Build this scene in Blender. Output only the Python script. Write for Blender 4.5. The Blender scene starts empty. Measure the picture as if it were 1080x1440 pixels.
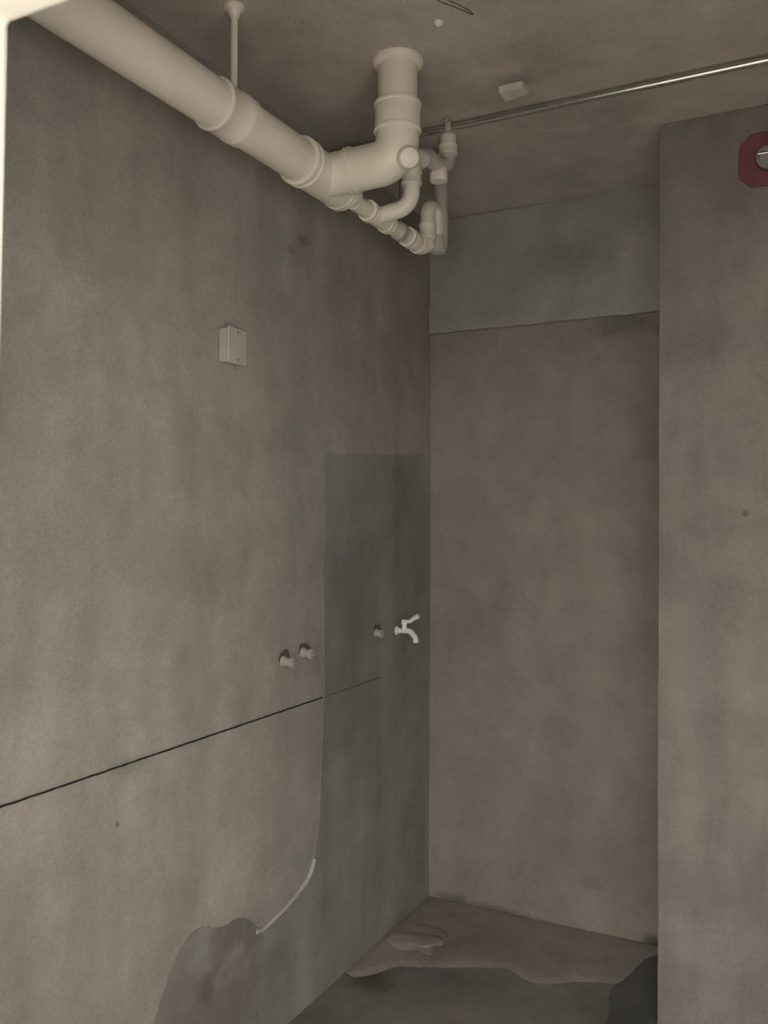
import bpy, bmesh, math, random
from mathutils import Vector, Matrix, noise
random.seed(7)
S = bpy.context.scene
COL = S.collection
PI = math.pi

# ------------------------------------------------------------------ camera
cam_d = bpy.data.cameras.new('camera')
cam_d.sensor_fit = 'VERTICAL'
cam_d.sensor_height = 36.0
cam_d.lens = 1246.0 / 1440.0 * 36.0
cam_d.clip_start = 0.02
cam = bpy.data.objects.new('camera', cam_d)
COL.objects.link(cam)
cam.matrix_world = (Matrix.Translation((0, 0, 1.55)) @ Matrix.Rotation(math.radians(27.26), 4, 'Z')
                    @ Matrix.Rotation(PI / 2 + math.radians(0.5), 4, 'X') @ Matrix.Rotation(math.radians(0.3), 4, 'Z'))
cam_d.dof.use_dof = True
cam_d.dof.focus_distance = 2.7
cam_d.dof.aperture_fstop = 5.0
S.camera = cam

# ------------------------------------------------------------------ light
W = bpy.data.worlds.new('daylight')
S.world = W
W.use_nodes = True
W.node_tree.nodes['Background'].inputs[0].default_value = (1.0, 0.95, 0.885, 1)
W.node_tree.nodes['Background'].inputs[1].default_value = 1.08
al = bpy.data.lights.new('side_fill_light', 'AREA')      # added fill light on the hall side, no window known there
al.shape = 'RECTANGLE'
al.size, al.size_y = 2.2, 1.4
al.energy = 4.5
al.color = (1.0, 0.95, 0.88)
alo = bpy.data.objects.new('side_fill_light', al)
COL.objects.link(alo)
alo.location = (2.25, -1.3, 0.74)
alo.rotation_euler = (PI / 2, 0, PI / 2)
vs = S.view_settings
vs.view_transform = 'Standard'
vs.look = 'None'
vs.gamma = 1.0
vs.use_curve_mapping = False
vs.exposure = 2.0

# ------------------------------------------------------------------ materials
def hexc(r, g, b):
    f = lambda c: (c / 255 / 12.92) if c / 255 <= 0.04045 else ((c / 255 + 0.055) / 1.055) ** 2.4
    return (f(r), f(g), f(b), 1)

class NT:
    def __init__(s, name):
        s.m = bpy.data.materials.new(name)
        s.m.use_nodes = True
        s.t = s.m.node_tree
        s.b = s.t.nodes['Principled BSDF']
        s.co = s.t.nodes.new('ShaderNodeTexCoord').outputs['Object']
    def n(s, kind, **kw):
        x = s.t.nodes.new(kind)
        for k, v in kw.items():
            setattr(x, k, v)
        return x
    def l(s, a, b):
        s.t.links.new(a, b)
    def noise(s, scale, detail=4, rough=0.55, stretch=None, dist=0.0):
        x = s.n('ShaderNodeTexNoise')
        x.inputs['Scale'].default_value = scale
        x.inputs['Detail'].default_value = detail
        x.inputs['Roughness'].default_value = rough
        x.inputs['Distortion'].default_value = dist
        if stretch:
            mp = s.n('ShaderNodeMapping')
            mp.inputs['Scale'].default_value = stretch
            s.l(s.co, mp.inputs['Vector'])
            s.l(mp.outputs[0], x.inputs['Vector'])
        else:
            s.l(s.co, x.inputs['Vector'])
        return x.outputs['Fac']
    def rng(s, v, a, b, c, d):
        x = s.n('ShaderNodeMapRange')
        x.inputs[1].default_value, x.inputs[2].default_value = a, b
        x.inputs[3].default_value, x.inputs[4].default_value = c, d
        s.l(v, x.inputs[0])
        return x.outputs[0]
    def mix(s, f, a, b, mode='MIX'):
        x = s.n('ShaderNodeMix', data_type='RGBA', blend_type=mode)
        for sock, v in ((x.inputs[0], f), (x.inputs[6], a), (x.inputs[7], b)):
            if hasattr(v, 'links') or isinstance(v, bpy.types.NodeSocket):
                s.l(v, sock)
            else:
                sock.default_value = v
        return x.outputs[2]
    def blob(s, c, r, soft=0.5, rag=0.35, nscale=14):
        # a ragged stain or painted-shade patch of its own shape: centre, radii in metres
        mp = s.n('ShaderNodeMapping', vector_type='TEXTURE')
        mp.inputs['Location'].default_value = c
        mp.inputs['Scale'].default_value = r
        s.l(s.co, mp.inputs['Vector'])
        ln = s.n('ShaderNodeVectorMath', operation='LENGTH')
        s.l(mp.outputs[0], ln.inputs[0])
        nz = s.rng(s.noise(nscale, 3), 0.3, 0.7, -rag, rag)
        ad = s.n('ShaderNodeMath', operation='ADD')
        s.l(ln.outputs['Value'], ad.inputs[0])
        s.l(nz, ad.inputs[1])
        return s.rng(ad.outputs[0], 1.0 - soft, 1.0 + soft * 0.4, 1.0, 0.0)

def concrete(name, dark, light, streak=0.25, blobs=(), rough=0.85, bump=0.25, big=1.3, grain=0.12):
    t = NT(name)
    base = t.mix(t.rng(t.noise(big, 5, 0.6, dist=0.6), 0.32, 0.68, 0, 1), dark, light)
    mid = t.rng(t.noise(6, 5, 0.65), 0.3, 0.7, 0.86, 1.12)
    base = t.mix(1.0, base, mid, 'MULTIPLY')
    st = t.rng(t.noise(5.5, 4, 0.6, stretch=(1.0, 1.0, 0.16)), 0.3, 0.7, 1 - streak * 0.5, 1 + streak * 0.5)
    base = t.mix(1.0, base, st, 'MULTIPLY')
    gr = t.rng(t.noise(160, 2, 0.6), 0.25, 0.75, 1 - grain, 1 + grain)
    base = t.mix(1.0, base, gr, 'MULTIPLY')
    for c, r, col, amt, soft in blobs:
        m = t.blob(c, r, soft)
        x = t.n('ShaderNodeMath', operation='MULTIPLY')
        t.l(m, x.inputs[0]); x.inputs[1].default_value = amt
        base = t.mix(x.outputs[0], base, col)
    t.l(base, t.b.inputs['Base Color'])
    t.b.inputs['Roughness'].default_value = rough
    t.b.inputs['Specular IOR Level'].default_value = 0.25
    bp = t.n('ShaderNodeBump')
    bp.inputs['Strength'].default_value = bump
    bp.inputs['Distance'].default_value = 0.006
    hh = t.mix(0.35, t.noise(9, 6, 0.6), t.noise(70, 4, 0.6))
    t.l(hh, bp.inputs['Height'])
    t.l(bp.outputs[0], t.b.inputs['Normal'])
    return t.m

def plain(name, col, rough=0.5, metal=0.0, var=0.08, spec=0.5, scale=12, bump=0.0):
    t = NT(name)
    d = tuple(c * (1 - var) for c in col[:3]) + (1,)
    l = tuple(min(1, c * (1 + var)) for c in col[:3]) + (1,)
    t.l(t.mix(t.rng(t.noise(scale, 5, 0.6), 0.3, 0.7, 0, 1), d, l), t.b.inputs['Base Color'])
    t.l(t.rng(t.noise(scale * 2, 3), 0.3, 0.7, max(0.02, rough - 0.06), rough + 0.06), t.b.inputs['Roughness'])
    t.b.inputs['Metallic'].default_value = metal
    t.b.inputs['Specular IOR Level'].default_value = spec
    if bump:
        bp = t.n('ShaderNodeBump')
        bp.inputs['Strength'].default_value = bump
        bp.inputs['Distance'].default_value = 0.004
        t.l(t.noise(60, 4), bp.inputs['Height'])
        t.l(bp.outputs[0], t.b.inputs['Normal'])
    return t.m

DK = (0.10, 0.095, 0.085, 1)
M = {}
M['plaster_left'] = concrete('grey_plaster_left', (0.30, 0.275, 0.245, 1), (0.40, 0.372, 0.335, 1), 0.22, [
    ((-1.51, 1.61, 0.958), (0.05, 0.075, 0.022), (0.2, 0.185, 0.165, 1), 0.4, 0.5),
    ((-1.51, 1.571, 0.83), (0.02, 0.007, 0.008), DK, 0.6, 0.5),
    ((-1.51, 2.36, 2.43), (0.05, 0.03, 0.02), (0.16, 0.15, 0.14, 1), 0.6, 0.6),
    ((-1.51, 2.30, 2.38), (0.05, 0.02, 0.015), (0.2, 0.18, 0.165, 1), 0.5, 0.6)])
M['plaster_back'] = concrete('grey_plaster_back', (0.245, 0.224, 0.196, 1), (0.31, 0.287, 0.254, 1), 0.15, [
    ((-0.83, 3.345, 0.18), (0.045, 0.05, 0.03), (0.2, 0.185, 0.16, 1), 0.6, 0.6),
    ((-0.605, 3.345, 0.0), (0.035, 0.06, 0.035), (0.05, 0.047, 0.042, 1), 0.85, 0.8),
    ((-0.72, 3.345, 2.28), (0.14, 0.06, 0.05), DK, 0.6, 0.7),  # dark joint under the beam at right, recess shade painted in
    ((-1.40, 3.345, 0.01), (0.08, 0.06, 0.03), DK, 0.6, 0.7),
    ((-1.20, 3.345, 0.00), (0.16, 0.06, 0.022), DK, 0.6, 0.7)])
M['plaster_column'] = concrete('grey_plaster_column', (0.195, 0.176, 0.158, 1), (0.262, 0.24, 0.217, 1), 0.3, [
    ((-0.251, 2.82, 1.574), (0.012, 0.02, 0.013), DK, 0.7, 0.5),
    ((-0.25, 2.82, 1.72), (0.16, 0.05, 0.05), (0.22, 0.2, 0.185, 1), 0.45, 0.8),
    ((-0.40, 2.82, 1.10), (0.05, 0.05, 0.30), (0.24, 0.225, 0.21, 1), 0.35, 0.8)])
M['beam'] = concrete('cast_beam_concrete', (0.285, 0.277, 0.252, 1), (0.385, 0.373, 0.342, 1), 0.1, [
    ((-0.93, 3.325, 2.56), (0.16, 0.05, 0.09), (0.17, 0.16, 0.15, 1), 0.5, 0.8)])
M['ceiling'] = concrete('cast_ceiling_concrete', (0.42, 0.385, 0.35, 1), (0.57, 0.525, 0.48, 1), 0.05, [
    ((-1.22, 2.33, 2.78), (0.012, 0.02, 0.02), DK, 0.7, 0.5),
    ((-0.80, 2.36, 2.78), (0.09, 0.05, 0.05), DK, 0.4, 0.7)], big=2.2)
M['floor'] = concrete('dark_floor_cement', (0.16, 0.15, 0.13, 1), (0.25, 0.235, 0.205, 1), 0.0, [
    ((-1.42, 2.66, 0.0), (0.09, 0.08, 0.05), (0.06, 0.055, 0.048, 1), 0.7, 0.7)], bump=0.5, big=2.5)
M['screed'] = concrete('brown_screed', (0.26, 0.239, 0.21, 1), (0.345, 0.318, 0.283, 1), 0.0, [], bump=0.6, big=3.0)
M['floor_shadow'] = concrete('shadow_dark_cement', (0.085, 0.085, 0.083, 1), (0.13, 0.13, 0.125, 1), 0.0, [], bump=0.4, rough=0.6)  # dark tone that paints the projecting wall's shadow on the floor
M['coat'] = concrete('waterproof_cement_coat', (0.225, 0.218, 0.2, 1), (0.32, 0.31, 0.285, 1), 0.3, [
    ((-1.505, 1.905, 0.285), (0.05, 0.035, 0.05), (0.10, 0.09, 0.08, 1), 0.8, 0.6),
    ((-1.505, 2.02, 0.40), (0.05, 0.14, 0.07), (0.13, 0.12, 0.115, 1), 0.6, 0.6),
    ((-1.505, 1.95, 0.20), (0.05, 0.30, 0.22), (0.165, 0.148, 0.13, 1), 0.8, 0.8)], bump=0.4)
M['bead'] = concrete('pale_plaster_bead', (0.40, 0.37, 0.335, 1), (0.52, 0.485, 0.445, 1), 0.1)
M['white_paint'] = plain('white_wall_paint', (0.86, 0.83, 0.76, 1), 0.7, spec=0.2, var=0.03, bump=0.15)
M['outer_floor'] = concrete('pale_outer_floor', (0.42, 0.39, 0.35, 1), (0.52, 0.49, 0.44, 1), 0.0)
M['ink'] = plain('dark_ink', (0.035, 0.03, 0.028, 1), 0.9, spec=0.1, var=0.3, scale=40)
M['ink_faint'] = plain('faint_ink', (0.15, 0.142, 0.128, 1), 0.9, spec=0.1, var=0.2, scale=40)
M['pvc'] = plain('white_pvc', (0.84, 0.79, 0.69, 1), 0.38, var=0.06, scale=7, bump=0.05)
M['pvc_grey'] = plain('greyed_pvc', (0.50, 0.475, 0.43, 1), 0.45, var=0.1, scale=9)
M['steel'] = plain('galvanised_steel', (0.62, 0.61, 0.59, 1), 0.22, 1.0, var=0.12, scale=18)
M['steel_dull'] = plain('dull_steel', (0.42, 0.42, 0.41, 1), 0.5, 1.0, var=0.15, scale=18)
M['white_plastic'] = plain('white_plastic', (0.82, 0.80, 0.76, 1), 0.35, var=0.03)
M['box_plastic'] = plain('dusty_box_plastic', (0.50, 0.475, 0.43, 1), 0.5, var=0.06, scale=20)
M['plug'] = plain('dusty_plug_plastic', (0.40, 0.37, 0.335, 1), 0.5, var=0.12, scale=30)
M['hole'] = plain('dark_cavity', (0.13, 0.118, 0.105, 1), 0.95, spec=0.05, var=0.3, scale=40)
M['red'] = plain('dark_red_plastic', (0.175, 0.055, 0.06, 1), 0.6, var=0.2, scale=25)
M['foam'] = plain('pale_foam', (0.62, 0.58, 0.54, 1), 0.8, spec=0.1, var=0.1, scale=30)

# ------------------------------------------------------------------ mesh helpers
ROOT = {}
def tag(o, label=None, cat=None, group=None, kind=None):
    if label: o['label'] = label
    if cat: o['category'] = cat
    if group: o['group'] = group
    if kind: o['kind'] = kind
    return o

def thing(name, loc, label, cat, group=None):
    o = bpy.data.objects.new(name, None)
    o.empty_display_size = 0.05
    COL.objects.link(o)
    o.location = loc
    ROOT[o] = Vector(loc)
    return tag(o, label, cat, group)

def obj(name, bm, mat, parent=None, smooth=True, bevel=0.0):
    off = ROOT.get(parent, Vector((0, 0, 0)))
    if parent is not None:
        bmesh.ops.translate(bm, vec=-off, verts=bm.verts)
    bmesh.ops.recalc_face_normals(bm, faces=bm.faces)
    me = bpy.data.meshes.new(name)
    bm.to_mesh(me); bm.free()
    me.materials.append(mat)
    if smooth:
        for p in me.polygons: p.use_smooth = True
        me.set_sharp_from_angle(angle=math.radians(38))
    o = bpy.data.objects.new(name, me)
    COL.objects.link(o)
    if parent is not None:
        o.parent = parent
        ROOT[o] = off
    if bevel:
        b = o.modifiers.new('bevel', 'BEVEL'); b.width = bevel; b.segments = 3; b.limit_method = 'ANGLE'
    return o

def box(bm, x0, x1, y0, y1, z0, z1):
    vs = [bm.verts.new((x, y, z)) for x in (x0, x1) for y in (y0, y1) for z in (z0, z1)]
    for f in ((0, 1, 3, 2), (4, 6, 7, 5), (0, 4, 5, 1), (2, 3, 7, 6), (0, 2, 6, 4), (1, 5, 7, 3)):
        bm.faces.new([vs[i] for i in f])

def rough_box(x0, x1, y0, y1, z0, z1, step=0.06, amp=0.003, seed=0, bev=0.0):
    # a box whose faces are cut into a grid and slightly uneven, like hand-trowelled plaster
    bm = bmesh.new()
    box(bm, x0, x1, y0, y1, z0, z1)
    if bev:
        bmesh.ops.bevel(bm, geom=list(bm.edges), offset=bev, segments=2, affect='EDGES', profile=0.6)
    for ax, a, b in ((0, x0, x1), (1, y0, y1), (2, z0, z1)):
        n = max(1, int((b - a) / step))
        for i in range(1, n):
            co = [0, 0, 0]; co[ax] = a + (b - a) * i / n
            no = [0, 0, 0]; no[ax] = 1
            bmesh.ops.bisect_plane(bm, geom=list(bm.verts) + list(bm.edges) + list(bm.faces), plane_co=co, plane_no=no)
    for v in bm.verts:
        p = v.co * 2.5 + Vector((seed, 0, 0)); q = v.co * 11 + Vector((0, seed, 0))
        v.co += (noise.noise_vector(p) * 0.7 + noise.noise_vector(q) * 0.5) * amp
    return bm

def fillet(pts, r, seg=7):
    pts = [Vector(p) for p in pts]
    out = [pts[0]]
    for i in range(1, len(pts) - 1):
        a, b, c = pts[i - 1], pts[i], pts[i + 1]
        u = (a - b); w = (c - b)
        rr = r[i - 1] if isinstance(r, (list, tuple)) else r
        ang = u.angle(w)
        if rr <= 0 or ang > PI - 0.02:
            out.append(b); continue
        d = min(rr / math.tan(ang / 2), u.length * 0.499, w.length * 0.499)
        rad = d * math.tan(ang / 2)
        u.normalize(); w.normalize()
        cen = b + (u + w).normalized() * (rad / math.sin(ang / 2))
        s = (b + u * d) - cen; e = (b + w * d) - cen
        for k in range(seg + 1):
            out.append(cen + s.normalized().slerp(e.normalized(), k / seg) * rad)
    out.append(pts[-1])
    return out

def sweep(bm, pts, r, n=20, caps=True):
    pts = [Vector(p) for p in pts]
    rs = r if isinstance(r, (list, tuple)) else [r] * len(pts)
    tang = []
    for i in range(len(pts)):
        a = pts[max(0, i - 1)]; b = pts[min(len(pts) - 1, i + 1)]
        tang.append((b - a).normalized())
    t0 = tang[0]
    ref = Vector((0, 0, 1)) if abs(t0.z) < 0.9 else Vector((1, 0, 0))
    nrm = (ref - t0 * ref.dot(t0)).normalized()
    rings = []
    for i, p in enumerate(pts):
        t = tang[i]
        nrm = (nrm - t * nrm.dot(t)).normalized()
        bn = t.cross(nrm)
        rings.append([bm.verts.new(p + (nrm * math.cos(2 * PI * k / n) + bn * math.sin(2 * PI * k / n)) * rs[i]) for k in range(n)])
    for i in range(len(rings) - 1):
        for k in range(n):
            bm.faces.new((rings[i][k], rings[i][(k + 1) % n], rings[i + 1][(k + 1) % n], rings[i + 1][k]))
    if caps:
        bm.faces.new(list(reversed(rings[0]))); bm.faces.new(rings[-1])

def tube(pts, r, n=20, caps=True):
    bm = bmesh.new(); sweep(bm, pts, r, n, caps); return bm

def lathe(c, axis, prof, n=28, caps=True):
    # prof: (distance along axis, radius)
    c = Vector(c); a = Vector(axis).normalized()
    ref = Vector((0, 0, 1)) if abs(a.z) < 0.9 else Vector((1, 0, 0))
    u = (ref - a * ref.dot(a)).normalized(); w = a.cross(u)
    bm = bmesh.new(); rings = []
    for d, r in prof:
        rings.append([bm.verts.new(c + a * d + (u * math.cos(2 * PI * k / n) + w * math.sin(2 * PI * k / n)) * r) for k in range(n)])
    for i in range(len(rings) - 1):
        for k in range(n):
            bm.faces.new((rings[i][k], rings[i][(k + 1) % n], rings[i + 1][(k + 1) % n], rings[i + 1][k]))
    if caps:
        bm.faces.new(list(reversed(rings[0]))); bm.faces.new(rings[-1])
    return bm

def collar(c, axis, ln, r, lip=0.004, n=28):
    # a socket: short sleeve with a raised rim at each end
    h = ln / 2
    e = 0.006
    return lathe(c, axis, [(-h, r - 0.004), (-h, r + lip), (-h + e, r + lip), (-h + e * 1.6, r), (h - e * 1.6, r), (h - e, r + lip), (h, r + lip), (h, r - 0.004)], n)

def ragged(pts, step, amp, seed=0, fixed=()):
    # subdivide a closed outline and roughen it; edges listed in fixed stay straight
    out = []
    n = len(pts)
    for i in range(n):
        a = Vector(pts[i] + (0,)); b = Vector(pts[(i + 1) % n] + (0,))
        if i in fixed:
            out.append(a); continue
        d = b - a; k = max(1, int(d.length / step)); nn = Vector((-d.y, d.x, 0)).normalized()
        for j in range(k):
            p = a + d * (j / k)
            s = 0 if j == 0 else noise.noise(p * 9 + Vector((0, 0, seed))) + 0.6 * noise.noise(p * 34 + Vector((seed, 0, 0)))
            out.append(p + nn * s * amp)
    return [(p.x, p.y) for p in out]

def chaikin(pts, it=2):
    for _ in range(it):
        q = [pts[0]]
        for a, b in zip(pts[:-1], pts[1:]):
            q += [(a[0] * .75 + b[0] * .25, a[1] * .75 + b[1] * .25), (a[0] * .25 + b[0] * .75, a[1] * .25 + b[1] * .75)]
        pts = q + [pts[-1]]
    return pts

def slab(outline, plane, at, thick, slope=0.0):
    # extrude a flat outline lying in a plane: 'x' (y,z), 'z' (x,y); softened upper edge
    bm = bmesh.new()
    def P(a, b, h): return (at + h, a, b) if plane == 'x' else (a, b, at + h)
    n = len(outline)
    ar = sum(outline[i][0] * outline[(i + 1) % n][1] - outline[(i + 1) % n][0] * outline[i][1] for i in range(n))
    low = []
    for i in range(n):
        d = Vector(outline[(i + 1) % n]) - Vector(outline[i - 1])
        d = Vector((d.y, -d.x)).normalized() * (slope if ar > 0 else -slope)
        low.append((outline[i][0] + d.x, outline[i][1] + d.y))
    lo = [bm.verts.new(P(a, b, 0)) for a, b in low]
    hi = [bm.verts.new(P(a, b, thick)) for a, b in outline]
    for i in range(n):
        bm.faces.new((lo[i], lo[(i + 1) % n], hi[(i + 1) % n], hi[i]))
    ed = [bm.edges.get((hi[i], hi[(i + 1) % n])) for i in range(n)]
    bmesh.ops.triangle_fill(bm, edges=ed, use_beauty=True)
    return bm

def struct(name, bm, mat, label, cat, smooth=True, bevel=0.0):
    o = obj(name, bm, mat, None, smooth, bevel)
    return tag(o, label, cat, None, 'structure')

# ------------------------------------------------------------------ room shell
XL, YB, YK, ZC, YF = -1.51, 3.345, 2.82, 2.78, 0.75
XK, XR = -0.50, 1.00
fl = struct('floor', rough_box(XL - .1, XR + .1, YF - .15, YB + .1, -0.12, 0.0, 0.12, 0.0015, 1), M['floor'],
            'dark rough cement floor of the bare bathroom', 'floor')
struct('ceiling', rough_box(XL - .1, XR + .1, YF - .15, YB + .1, ZC, ZC + .12, 0.15, 0.002, 2), M['ceiling'],
       'bare brownish concrete ceiling slab above the pipes', 'ceiling')
cl = bpy.data.objects['ceiling']
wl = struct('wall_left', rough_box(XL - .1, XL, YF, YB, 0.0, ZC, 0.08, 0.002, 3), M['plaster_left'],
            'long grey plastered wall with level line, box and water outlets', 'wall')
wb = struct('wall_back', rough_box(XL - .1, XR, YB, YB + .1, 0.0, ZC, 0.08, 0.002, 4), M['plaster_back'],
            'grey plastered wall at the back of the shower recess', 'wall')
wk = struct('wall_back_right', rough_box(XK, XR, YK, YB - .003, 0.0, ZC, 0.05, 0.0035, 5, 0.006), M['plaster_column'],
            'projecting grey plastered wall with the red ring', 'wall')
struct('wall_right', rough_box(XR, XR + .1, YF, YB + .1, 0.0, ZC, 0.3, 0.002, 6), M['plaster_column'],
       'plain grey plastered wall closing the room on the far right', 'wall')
bm = bmesh.new()
fo = [(XL - 1.2, 0), (-0.925, 0), (-0.925, 1.25), (-0.912, 1.72), (-0.906, 1.98), (-0.902, 2.152), (0.60, 2.152), (0.60, 0), (XR + 1.2, 0), (XR + 1.2, ZC), (XL - 1.2, ZC)]
fa = [bm.verts.new((x, YF - .15, z)) for x, z in fo]
fb_ = [bm.verts.new((x, YF, z)) for x, z in fo]
bm.faces.new(fa); bm.faces.new(list(reversed(fb_)))
for i in range(len(fo)):
    j = (i + 1) % len(fo)
    bm.faces.new((fa[i], fb_[i], fb_[j], fa[j]))
wf = struct('wall_front', bm, M['white_paint'], 'white painted wall around the doorway, seen at upper left edge', 'wall', False, 0.012)
struct('floor_hall', rough_box(XL - 1.2, XR + 1.2, -4.0, YF - .15, -0.12, 0.0, 0.4, 0.001, 8), M['outer_floor'],
       'pale hall floor outside the doorway', 'floor')

# cast beam across the top of the back wall
tb = struct('trim_1', rough_box(XL, XK + .12, YB - .026, YB, 2.315, ZC, 0.04, 0.006, 9, 0.006), M['beam'],
            'cast concrete beam band along the top of the back wall', 'beam')

# waterproof coat on the left wall: 1.8 m high in the shower recess, lower along the base
out = ([(YB, 0.0), (YB, 1.815), (2.90, 1.79), (2.50, 1.768), (2.497, 1.40)]
       + chaikin([(2.503, 0.97), (2.487, 0.70), (2.465, 0.50), (2.44, 0.44), (2.40, 0.395), (2.28, 0.362), (2.15, 0.343), (2.10, 0.40),
                  (2.04, 0.43), (1.96, 0.425), (1.87, 0.475), (1.80, 0.45), (1.76, 0.405), (1.725, 0.35), (1.70, 0.30), (1.66, 0.24), (1.50, 0.26), (1.2, 0.30), (YF, 0.30)])
       + [(YF, 0.0)])
rg = ragged(out, 0.010, 0.007, 2.0, (0, len(out) - 2, len(out) - 1))
obj('waterproof_coat', slab(rg, 'x', XL, 0.003, 0.0), M['coat'], wl, False)['label'] = 'dark grey waterproof cement coat'
# trowelled bead where the coat turns along the base
bp = [(2.447, 0.455), (2.43, 0.425), (2.40, 0.398), (2.34, 0.380), (2.28, 0.362), (2.21, 0.352), (2.155, 0.345), (2.13, 0.352)]
bm = bmesh.new()
bpts = [(XL + 0.003, y + 0.003 * noise.noise(Vector((y * 40, 0, 0))), z + 0.004 * noise.noise(Vector((0, y * 40, 0)))) for y, z in bp]
sweep(bm, fillet(bpts, 0.03, 3), 0.0075, 8)
obj('plaster_bead', bm, M['bead'], wl)['label'] = 'pale ridge of trowelled plaster'
# snapped one-metre level line
def inkline(y0, y1, z0, z1, w, seed, x):
    bm = bmesh.new(); n = int((y1 - y0) / 0.012); prev = None
    for i in range(n + 1):
        f = i / n; y = y0 + (y1 - y0) * f; z = z0 + (z1 - z0) * f + 0.0009 * noise.noise(Vector((y * 30, seed, 0)))
        ww = w * (1 + 0.45 * noise.noise(Vector((y * 55, 0, seed))))
        a = [bm.verts.new((x, y, z - ww / 2)), bm.verts.new((x, y, z + ww / 2)), bm.verts.new((x + .0012, y, z + ww / 2)), bm.verts.new((x + .0012, y, z - ww / 2))]
        if prev:
            for k in range(4): bm.faces.new((prev[k], prev[(k + 1) % 4], a[(k + 1) % 4], a[k]))
        else: bm.faces.new(a)
        prev = a
    bm.faces.new(list(reversed(prev)))
    return bm
obj('level_line', inkline(YF, 2.497, 0.965, 0.967, 0.0042, 3, XL + .0018), M['ink'], wl, False)['label'] = 'dark snapped ink line'
obj('level_line', inkline(2.505, 2.90, 0.967, 0.970, 0.003, 5, XL + .0052), M['ink_faint'], wl, False)['label'] = 'fainter end of the ink line over the coat'

# floor: raised screed along the back wall, projecting wall's shadow painted as a dark patch
so = [(XL + .02, YB - .02)] + chaikin([(XL + .02, 2.66), (-1.44, 2.70), (-1.40, 2.80), (-1.30, 2.83), (-1.15, 2.92), (-1.02, 2.985), (-0.95, 2.93), (-0.90, 2.915), (-0.80, 3.0), (-0.70, 3.03), (XK - .03, 3.10)]) + [(XK - .03, YB - .02)]
obj('screed_strip', slab(ragged(so, 0.015, 0.014, 4.0, (0, len(so) - 2, len(so) - 1)), 'z', 0.0, 0.004, 0.035), M['screed'], fl, False)['label'] = 'raised brownish strip of screed along the back wall'
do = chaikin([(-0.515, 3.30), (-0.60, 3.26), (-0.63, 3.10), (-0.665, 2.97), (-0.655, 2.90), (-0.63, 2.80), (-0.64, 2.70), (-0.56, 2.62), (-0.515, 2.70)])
obj('shadow_patch', slab(ragged(do, 0.012, 0.012, 6.0, (len(do) - 1,)), 'z', 0.0, 0.006, 0.012), M['floor_shadow'], fl, False)['label'] = 'painted shadow on the floor beside the projecting wall'
# mortar lump in the shower corner
bm = bmesh.new()
bmesh.ops.create_icosphere(bm, subdivisions=4, radius=1)
for v in bm.verts:
    v.co = Vector((v.co.x * 0.11, v.co.y * 0.09, max(v.co.z, -0.2) * 0.016)) * (1 + 0.5 * noise.noise(v.co * 1.6)) + Vector((-1.37, 2.98, 0.004))
obj('mortar_lump', bm, M['screed'], fl)['label'] = 'low mortar lump in the corner'

# ceiling marks
gp = [(-0.86, 1.88), (-0.838, 1.925), (-0.822, 1.95), (-0.80, 1.992), (-0.793, 2.0), (-0.795, 1.98), (-0.81, 1.945), (-0.825, 1.915), (-0.85, 1.87)]
obj('crack', slab(ragged(gp, 0.008, 0.004, 1.0), 'z', ZC - .0035, 0.003), M['hole'], cl, False)['label'] = 'short dark gouge'
bm = lathe((-0.883, 1.995, ZC), (0, 0, -1), [(0, .013), (.004, .012), (.009, .008), (.011, .003)], 14)
obj('plaster_speck', bm, M['white_plastic'], cl)['label'] = 'small white speck of plaster'

# ------------------------------------------------------------------ soil pipe, 110 mm
PX, PZ = -1.275, 2.50
R = 0.055
sp = thing('soil_pipe', (PX, 1.4, PZ), 'thick white plastic soil pipe running under the ceiling along the left wall', 'pipe')
obj('pipe', tube([(PX, YF + .005, PZ), (PX, 1.99, PZ)], R, 40), M['pvc'], sp)
obj('coupling', collar((PX, 1.655, PZ), (0, 1, 0), 0.085, R + .004, 0.0025, 40), M['pvc'], sp)
TY = 2.10
tee = obj('tee', tube([(PX, 1.975, PZ), (PX, 2.185, PZ)], R + .005, 40), M['pvc'], sp)
obj('rim', collar((PX, 1.985, PZ), (0, 1, 0), 0.03, R + .007, 0.003, 40), M['pvc'], tee)
RX, RY = -1.055, 2.115
obj('branch_elbow', tube(fillet([(PX, TY, PZ), (RX, RY, PZ + .012), (RX, RY, 2.62)], 0.075, 12), R + .003, 40), M['pvc'], sp)
obj('rim', collar((PX + .085, TY + .006, PZ + .005), (RX - PX, RY - TY, .012), 0.014, R + .005, 0.002, 40), M['pvc'], sp)
rs = obj('riser', tube([(RX, RY, 2.60), (RX, RY, ZC)], R - .002, 40), M['pvc'], sp)
obj('socket', collar((RX, RY, 2.625), (0, 0, 1), 0.075, R + .006, 0.003, 40), M['pvc'], sp)
obj('ceiling_flange', lathe((RX, RY, ZC), (0, 0, -1), [(0, .069), (.004, .0695), (.010, .068), (.015, .062), (.019, .054)], 40), M['pvc'], rs)
obj('side_inlet_boss', lathe((RX + .034, RY - .012, 2.508), (.55, -.75, -.35), [(0, .030), (.030, .030), (.034, .027), (.040, .025), (.043, .019), (.044, .0)], 26, False), M['pvc'], sp)
obj('reducer', lathe((PX, 2.18, PZ), (0, 1, 0), [(0, R + .008), (.022, R + .008), (.026, R + .003), (.05, .040), (.065, .034), (.085, .033)], 40), M['pvc'], sp)

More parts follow.
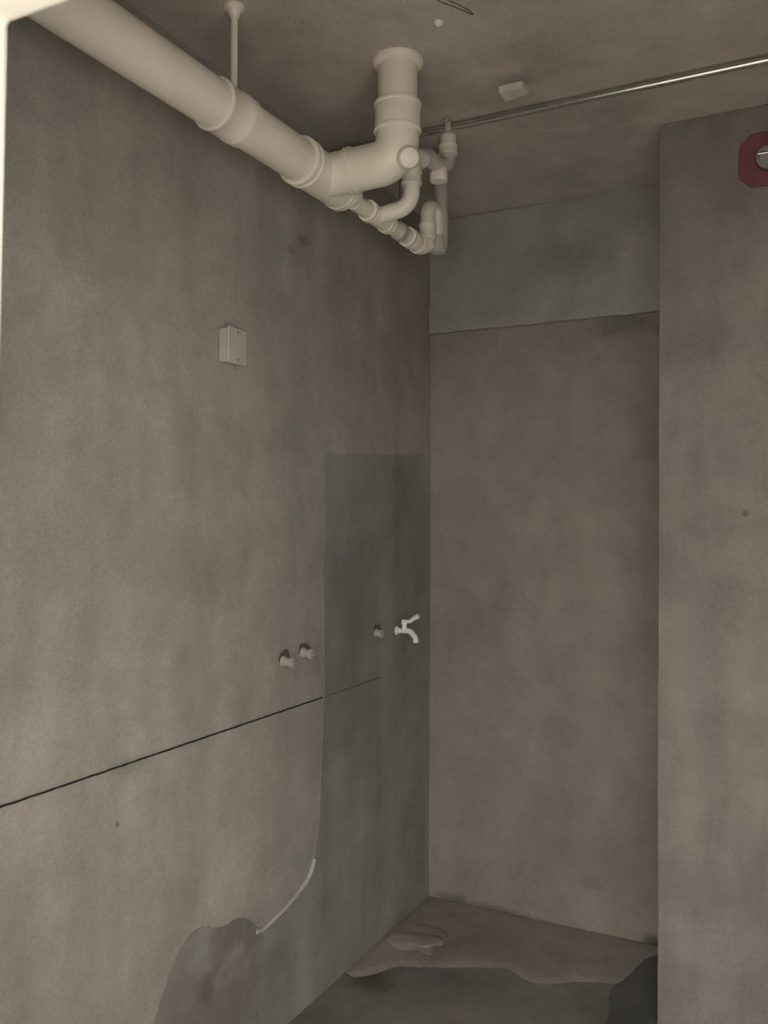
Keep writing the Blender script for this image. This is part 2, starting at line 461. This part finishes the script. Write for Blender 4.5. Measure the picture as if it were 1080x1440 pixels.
# ------------------------------------------------------------------ waste pipe, 50 mm
WX, WZ, r5 = PX, 2.487, 0.025
wp = thing('waste_pipe', (WX, 2.45, WZ), 'thin white plastic waste pipe leaving the tee towards the back corner', 'pipe')
obj('pipe', tube([(WX, 2.266, WZ), (WX, 2.735, WZ)], r5, 28), M['pvc'], wp)
t1 = obj('tee', tube([(WX, 2.36, WZ), (WX, 2.485, WZ)], r5 + .004, 28), M['pvc'], wp)
obj('rim', collar((WX, 2.365, WZ), (0, 1, 0), 0.022, r5 + .006, 0.002), M['pvc'], t1)
obj('rim', collar((WX, 2.482, WZ), (0, 1, 0), 0.022, r5 + .006, 0.002), M['pvc'], t1)
BX, BY = -1.163, 2.43
obj('branch_bend', tube(fillet([(WX, 2.41, WZ), (WX + .03, 2.412, WZ + .002), (BX, BY, WZ + .02), (BX, BY, 2.60)], [0.02, 0.055], 9), r5, 28), M['pvc'], wp)
obj('coupling', collar((WX, 2.645, WZ), (0, 1, 0), 0.03, r5 + .006, 0.002), M['pvc'], wp)
obj('end_elbow', tube(fillet([(WX, 2.67, WZ), (WX, 2.742, WZ), (WX + .013, 2.765, WZ + .012)], 0.02, 6), r5 + .005, 28), M['pvc'], wp)
obj('rim', collar((WX, 2.715, WZ), (0, 1, 0), 0.018, r5 + .007, 0.002), M['pvc'], wp)

# ------------------------------------------------------------------ drain traps
# nearer trap: outlet on the bend, cleanout cap facing the doorway, dip with plug, riser into the slab
tr = thing('drain_trap', (BX, BY, 2.60), 'white plastic drain trap beside the soil pipe elbow, just under the steel conduit', 'drain trap', 'drain traps under the ceiling')
QX, QY = -1.118, 2.605
obj('outlet_socket', collar((BX, BY, 2.592), (0, 0, 1), 0.04, r5 + .005, 0.002), M['pvc'], tr)
obj('outlet_elbow', tube(fillet([(BX, BY, 2.59), (BX, BY, 2.662), (BX + .008, BY + .06, 2.668)], 0.03, 8), r5 + .003, 28), M['pvc'], tr)
obj('bend', tube(fillet([(BX + .004, BY + .03, 2.665), (-1.150, 2.515, 2.690), (-1.138, 2.560, 2.672), (QX, QY, 2.685), (QX, QY, 2.735)], [0.03, 0.03, 0.03], 8), r5, 28), M['pvc_grey'], tr)
ri = obj('riser', tube([(QX, QY, 2.72), (QX, QY, ZC)], r5, 28), M['pvc'], tr)
obj('socket', collar((QX, QY, 2.735), (0, 0, 1), 0.030, r5 + .004, 0.002), M['pvc'], ri)
obj('cleanout_plug', lathe((-1.136, 2.572, 2.665), (0, 0, -1), [(-.012, .024), (0, .026), (.012, .026), (.013, .029), (.034, .029), (.040, .026), (.042, 0)], 24, False), M['pvc'], tr)
# farther trap at the end of the waste pipe
EX, EY = -1.262, 2.765
t2 = thing('drain_trap', (EX, EY, WZ), 'greyish plastic drain trap at the far end of the thin waste pipe', 'drain trap', 'drain traps under the ceiling')
obj('outlet_leg', tube(fillet([(EX, EY, WZ), (EX, EY, 2.628), (EX + .010, EY + .050, 2.628), (EX + .010, EY + .055, 2.54)], [0.026, 0.026], 8), r5, 28), M['pvc'], t2)
obj('socket', collar((EX, EY, 2.540), (0, 0, 1), 0.05, r5 + .004, 0.002), M['pvc'], t2)
obj('riser', tube(fillet([(EX + .010, EY + .055, 2.56), (EX + .010, EY + .055, 2.50), (EX + .018, EY + .075, 2.50), (EX + .018, EY + .075, ZC)], [.012, .012], 5), r5 - .001, 28), M['pvc_grey'], t2)
obj('cleanout_plug', lathe((EX + .014, EY + .06, 2.505), (0, 0, -1), [(-.02, .025), (.004, .025), (.005, .028), (.020, .028), (.024, .024), (.025, 0)], 24, False), M['pvc_grey'], t2)

# ------------------------------------------------------------------ pipe hangers
def hanger(name, x, y, zpipe, rp, rr, label, m, band_mat, xp):
    h = thing(name, (x, y, ZC), label, 'hanger', 'pipe hangers')
    obj('rod', tube([(x, y, zpipe + rp + .004), (x, y, ZC)], rr, 14), m, h)
    obj('ceiling_plate', lathe((x, y, ZC), (0, 0, -1), [(0, rr * 2.9), (.006, rr * 2.9), (.012, rr * 2.0), (.024, rr * 1.5), (.03, rr)], 20), m, h)
    pr = [(-.013, rp + .0005), (-.013, rp + .0045), (.013, rp + .0045), (.013, rp + .0005)]
    b = obj('clamp_band', lathe((xp, y, zpipe), (0, 1, 0), pr, 36, False), band_mat, h)
    obj('nut', lathe((x, y, zpipe + rp + .003), (0, 0, 1), [(0, rr * 1.7), (.012, rr * 1.7)], 6), m, b)
hanger('pipe_hanger', PX - .018, 1.712, PZ, R, 0.0085, 'pale rod hanger holding up the thick soil pipe', M['pvc'], M['pvc'], PX)
hanger('pipe_hanger', WX, 2.575, WZ, r5, 0.0035, 'thin steel rod hanger on the thin waste pipe behind the bend', M['steel_dull'], M['pvc_grey'], WX)

# ------------------------------------------------------------------ steel conduit on the ceiling
cy, cz = 2.515, ZC - .018
cd = thing('metal_conduit', (-0.5, cy, cz), 'shiny steel conduit tube crossing the ceiling', 'conduit')
obj('tube', tube([(XL + .01, cy, cz), (XR - .01, cy, cz)], 0.0105, 20), M['steel'], cd)
for x in (-1.075, -0.02, 0.75):
    bm = bmesh.new()
    pts = [(.0115 * math.cos(t), -.0115 * math.sin(t)) for t in [i * PI / 12 for i in range(13)]]
    top = ZC - cz - .004
    pts = [(.036, top), (.0115, top)] + pts + [(-.0115, top), (-.036, top)]
    prev = None
    for i, (y, z) in enumerate(pts):
        p0 = Vector(pts[max(0, i - 1)]); p1 = Vector(pts[min(len(pts) - 1, i + 1)])
        t = (p1 - p0).normalized(); nn = Vector((t.y, -t.x)) * -.0016
        a = [bm.verts.new((x + dx, cy + y + k * nn.x, cz + z + k * nn.y)) for dx, k in ((-.009, 0), (.009, 0), (.009, 1), (-.009, 1))]
        if prev:
            for k in range(4): bm.faces.new((prev[k], prev[(k + 1) % 4], a[(k + 1) % 4], a[k]))
        else: bm.faces.new(a)
        prev = a
    bm.faces.new(list(reversed(prev)))
    c = obj('clip', bm, M['pvc_grey'], cd)
    obj('screw', lathe((x, cy - .026, ZC - .004), (0, 0, -1), [(0, .005), (.003, .005), (.005, .003)], 10), M['pvc_grey'], c)

# foam block left in the slab beside the conduit
fb = bmesh.new()
vs_ = [(-0.862, 2.362), (-0.789, 2.363), (-0.784, 2.415), (-0.866, 2.431)]
lo = [fb.verts.new((x, y, ZC)) for x, y in vs_]
hi = [fb.verts.new((x * .97 - .0247, y * .97 + .0717, ZC - .020)) for x, y in vs_]
for i in range(4): fb.faces.new((lo[i], lo[(i + 1) % 4], hi[(i + 1) % 4], hi[i]))
fb.faces.new(hi); fb.faces.new(list(reversed(lo)))
bmesh.ops.bevel(fb, geom=list(fb.edges), offset=.003, segments=2, affect='EDGES')
bmesh.ops.subdivide_edges(fb, edges=[e for e in fb.edges if e.calc_length() > .03], cuts=3, use_grid_fill=True)
for v in fb.verts: v.co += noise.noise_vector(v.co * 60) * .0012
tag(obj('foam_block', fb, M['foam']), 'small pale foam block stuck to the ceiling by the conduit', 'block')

# ------------------------------------------------------------------ junction box on the left wall
jb = thing('junction_box', (XL, 1.975, 1.98), 'pale plastic junction box with blank cover, high on the left wall', 'junction box')
bm = bmesh.new(); box(bm, XL + .001, XL + .030, 1.937, 2.014, 1.978, 2.071)
obj('back_box', bm, M['box_plastic'], jb, True, .004)
bm = bmesh.new(); box(bm, XL + .030, XL + .038, 1.934, 2.017, 1.975, 2.074)
cv = obj('cover', bm, M['box_plastic'], jb, True, .003)
for z in (1.987, 2.062):
    obj('screw', lathe((XL + .0375, 1.9755, z), (1, 0, 0), [(0, .004), (.0015, .004), (.0025, .002)], 12), M['steel_dull'], cv)

# ------------------------------------------------------------------ capped water outlets
def outlet(y, z, x, tilt, label, seed, rr=0.013, ln=0.034):
    o = thing('water_outlet', (x, y, z), label, 'water outlet', 'capped water outlets')
    ring = [(y + .008 + (.030 + .010 * noise.noise(Vector((math.cos(a) * 1.5, math.sin(a) * 1.5, seed)))) * math.cos(a),
             z + .010 + (.024 + .010 * noise.noise(Vector((math.cos(a) * 1.5, math.sin(a) * 1.5, seed + 3)))) * math.sin(a)) for a in [k * 2 * PI / 24 for k in range(24)]]
    obj('chipped_hole', slab(ring, 'x', x + .0005, .0012), M['hole'], o, False)['label'] = 'dark chipped plaster around the outlet'
    ax = Vector((1, tilt, -.10))
    obj('pipe_end', lathe((x, y, z), ax, [(-.004, rr + .003), (.008, rr + .003), (.010, rr)], 18), M['plug'], o)
    p = obj('plug', lathe((x, y, z), ax, [(.006, rr), (ln - .008, rr), (ln - .006, rr + .003), (ln, rr + .003), (ln + .002, rr - .001)], 18), M['plug'], o)
    ex = Vector((x, y, z)) + ax.normalized() * (ln + .004)
    bm = bmesh.new(); box(bm, ex.x - .004, ex.x + .004, ex.y - rr * .9, ex.y + rr * .9, ex.z - .003, ex.z + .003)
    obj('key', bm, M['plug'], p, True, .001)
outlet(2.262, 1.118, XL, 0.1, 'capped water outlet stub nearest the camera on the left wall', 1.0)
outlet(2.372, 1.130, XL, 0.0, 'capped water outlet stub right at the edge of the dark coat', 4.0)
outlet(2.862, 1.138, XL + .0045, 0.0, 'dim capped water outlet stub next to the white tap', 8.0, 0.012, 0.026)

# ------------------------------------------------------------------ tap
fx, fy, fz = XL + .0045, 3.03, 1.128
tp = thing('water_tap', (fx, fy, fz), 'small white plastic lever tap on the dark shower wall', 'tap')
obj('wall_flange', lathe((fx, fy, fz), (1, 0, 0), [(0, .017), (.004, .017), (.007, .012), (.014, .0105)], 20), M['white_plastic'], tp)
sw = fillet([(fx + .005, fy, fz), (fx + .058, fy, fz + .002), (fx + .080, fy, fz - .022), (fx + .082, fy, fz - .034)], [.025, .012], 6)
obj('body', tube(sw, [.0105] * (len(sw) - 2) + [.0095, .0095], 16), M['white_plastic'], tp)
obj('bonnet', lathe((fx + .034, fy, fz + .004), (0, 0, 1), [(0, .011), (.012, .009), (.020, .0085), (.022, .0125), (.036, .0125), (.040, .009)], 18), M['white_plastic'], tp)
lv = fillet([(fx + .034, fy, fz + .036), (fx + .058, fy, fz + .038), (fx + .076, fy, fz + .052), (fx + .094, fy, fz + .060)], .02, 5)
obj('lever', tube(lv, [.007 + .002 * i / len(lv) for i in range(len(lv))], 12), M['white_plastic'], tp)
obj('spout_ring', lathe((fx + .082, fy, fz - .030), (0, 0, -1), [(0, .0115), (.010, .0115), (.011, .008)], 16), M['white_plastic'], tp)

# ------------------------------------------------------------------ red ring plate with pipe end on the projecting wall
ox, oz = -0.186, 2.615
rp_ = thing('red_ring_plate', (ox, YK, oz), 'dark red eight-sided plate around a grey pipe end', 'pipe plate')
bm = bmesh.new()
n = 48
def octo(a):
    hw, hh, ch = .083, .079, .034
    c, s = abs(math.cos(a)), abs(math.sin(a))
    k = min(hw / max(c, 1e-6), hh / max(s, 1e-6), (hw + hh - ch) / (c + s))
    return k * math.cos(a), k * math.sin(a)
ro, ri_ = [], []
for h in (0.0, 0.010):
    ro.append([bm.verts.new((ox + octo(2 * PI * k / n)[0], YK - h, oz + octo(2 * PI * k / n)[1])) for k in range(n)])
    ri_.append([bm.verts.new((ox + .037 * math.cos(2 * PI * k / n), YK - h, oz + .037 * math.sin(2 * PI * k / n))) for k in range(n)])
for k in range(n):
    j = (k + 1) % n
    bm.faces.new((ro[0][k], ro[0][j], ro[1][j], ro[1][k])); bm.faces.new((ro[1][k], ro[1][j], ri_[1][j], ri_[1][k]))
    bm.faces.new((ri_[1][k], ri_[1][j], ri_[0][j], ri_[0][k])); bm.faces.new((ri_[0][k], ri_[0][j], ro[0][j], ro[0][k]))
obj('plate', bm, M['red'], rp_, True, .002)
obj('pipe_end', lathe((ox, YK, oz), (0, -1, 0), [(0.0, .0365), (.020, .0365), (.024, .034), (.024, .030), (.014, .028), (.013, .0)], 32, False), M['steel_dull'], rp_)
obj('glint_bar', tube([(ox - .030, YK - .022, oz + .012), (ox + .030, YK - .022, oz + .012)], .0035, 10), M['steel'], rp_)  # added bar that stands in for the glint on the pipe's upper lip
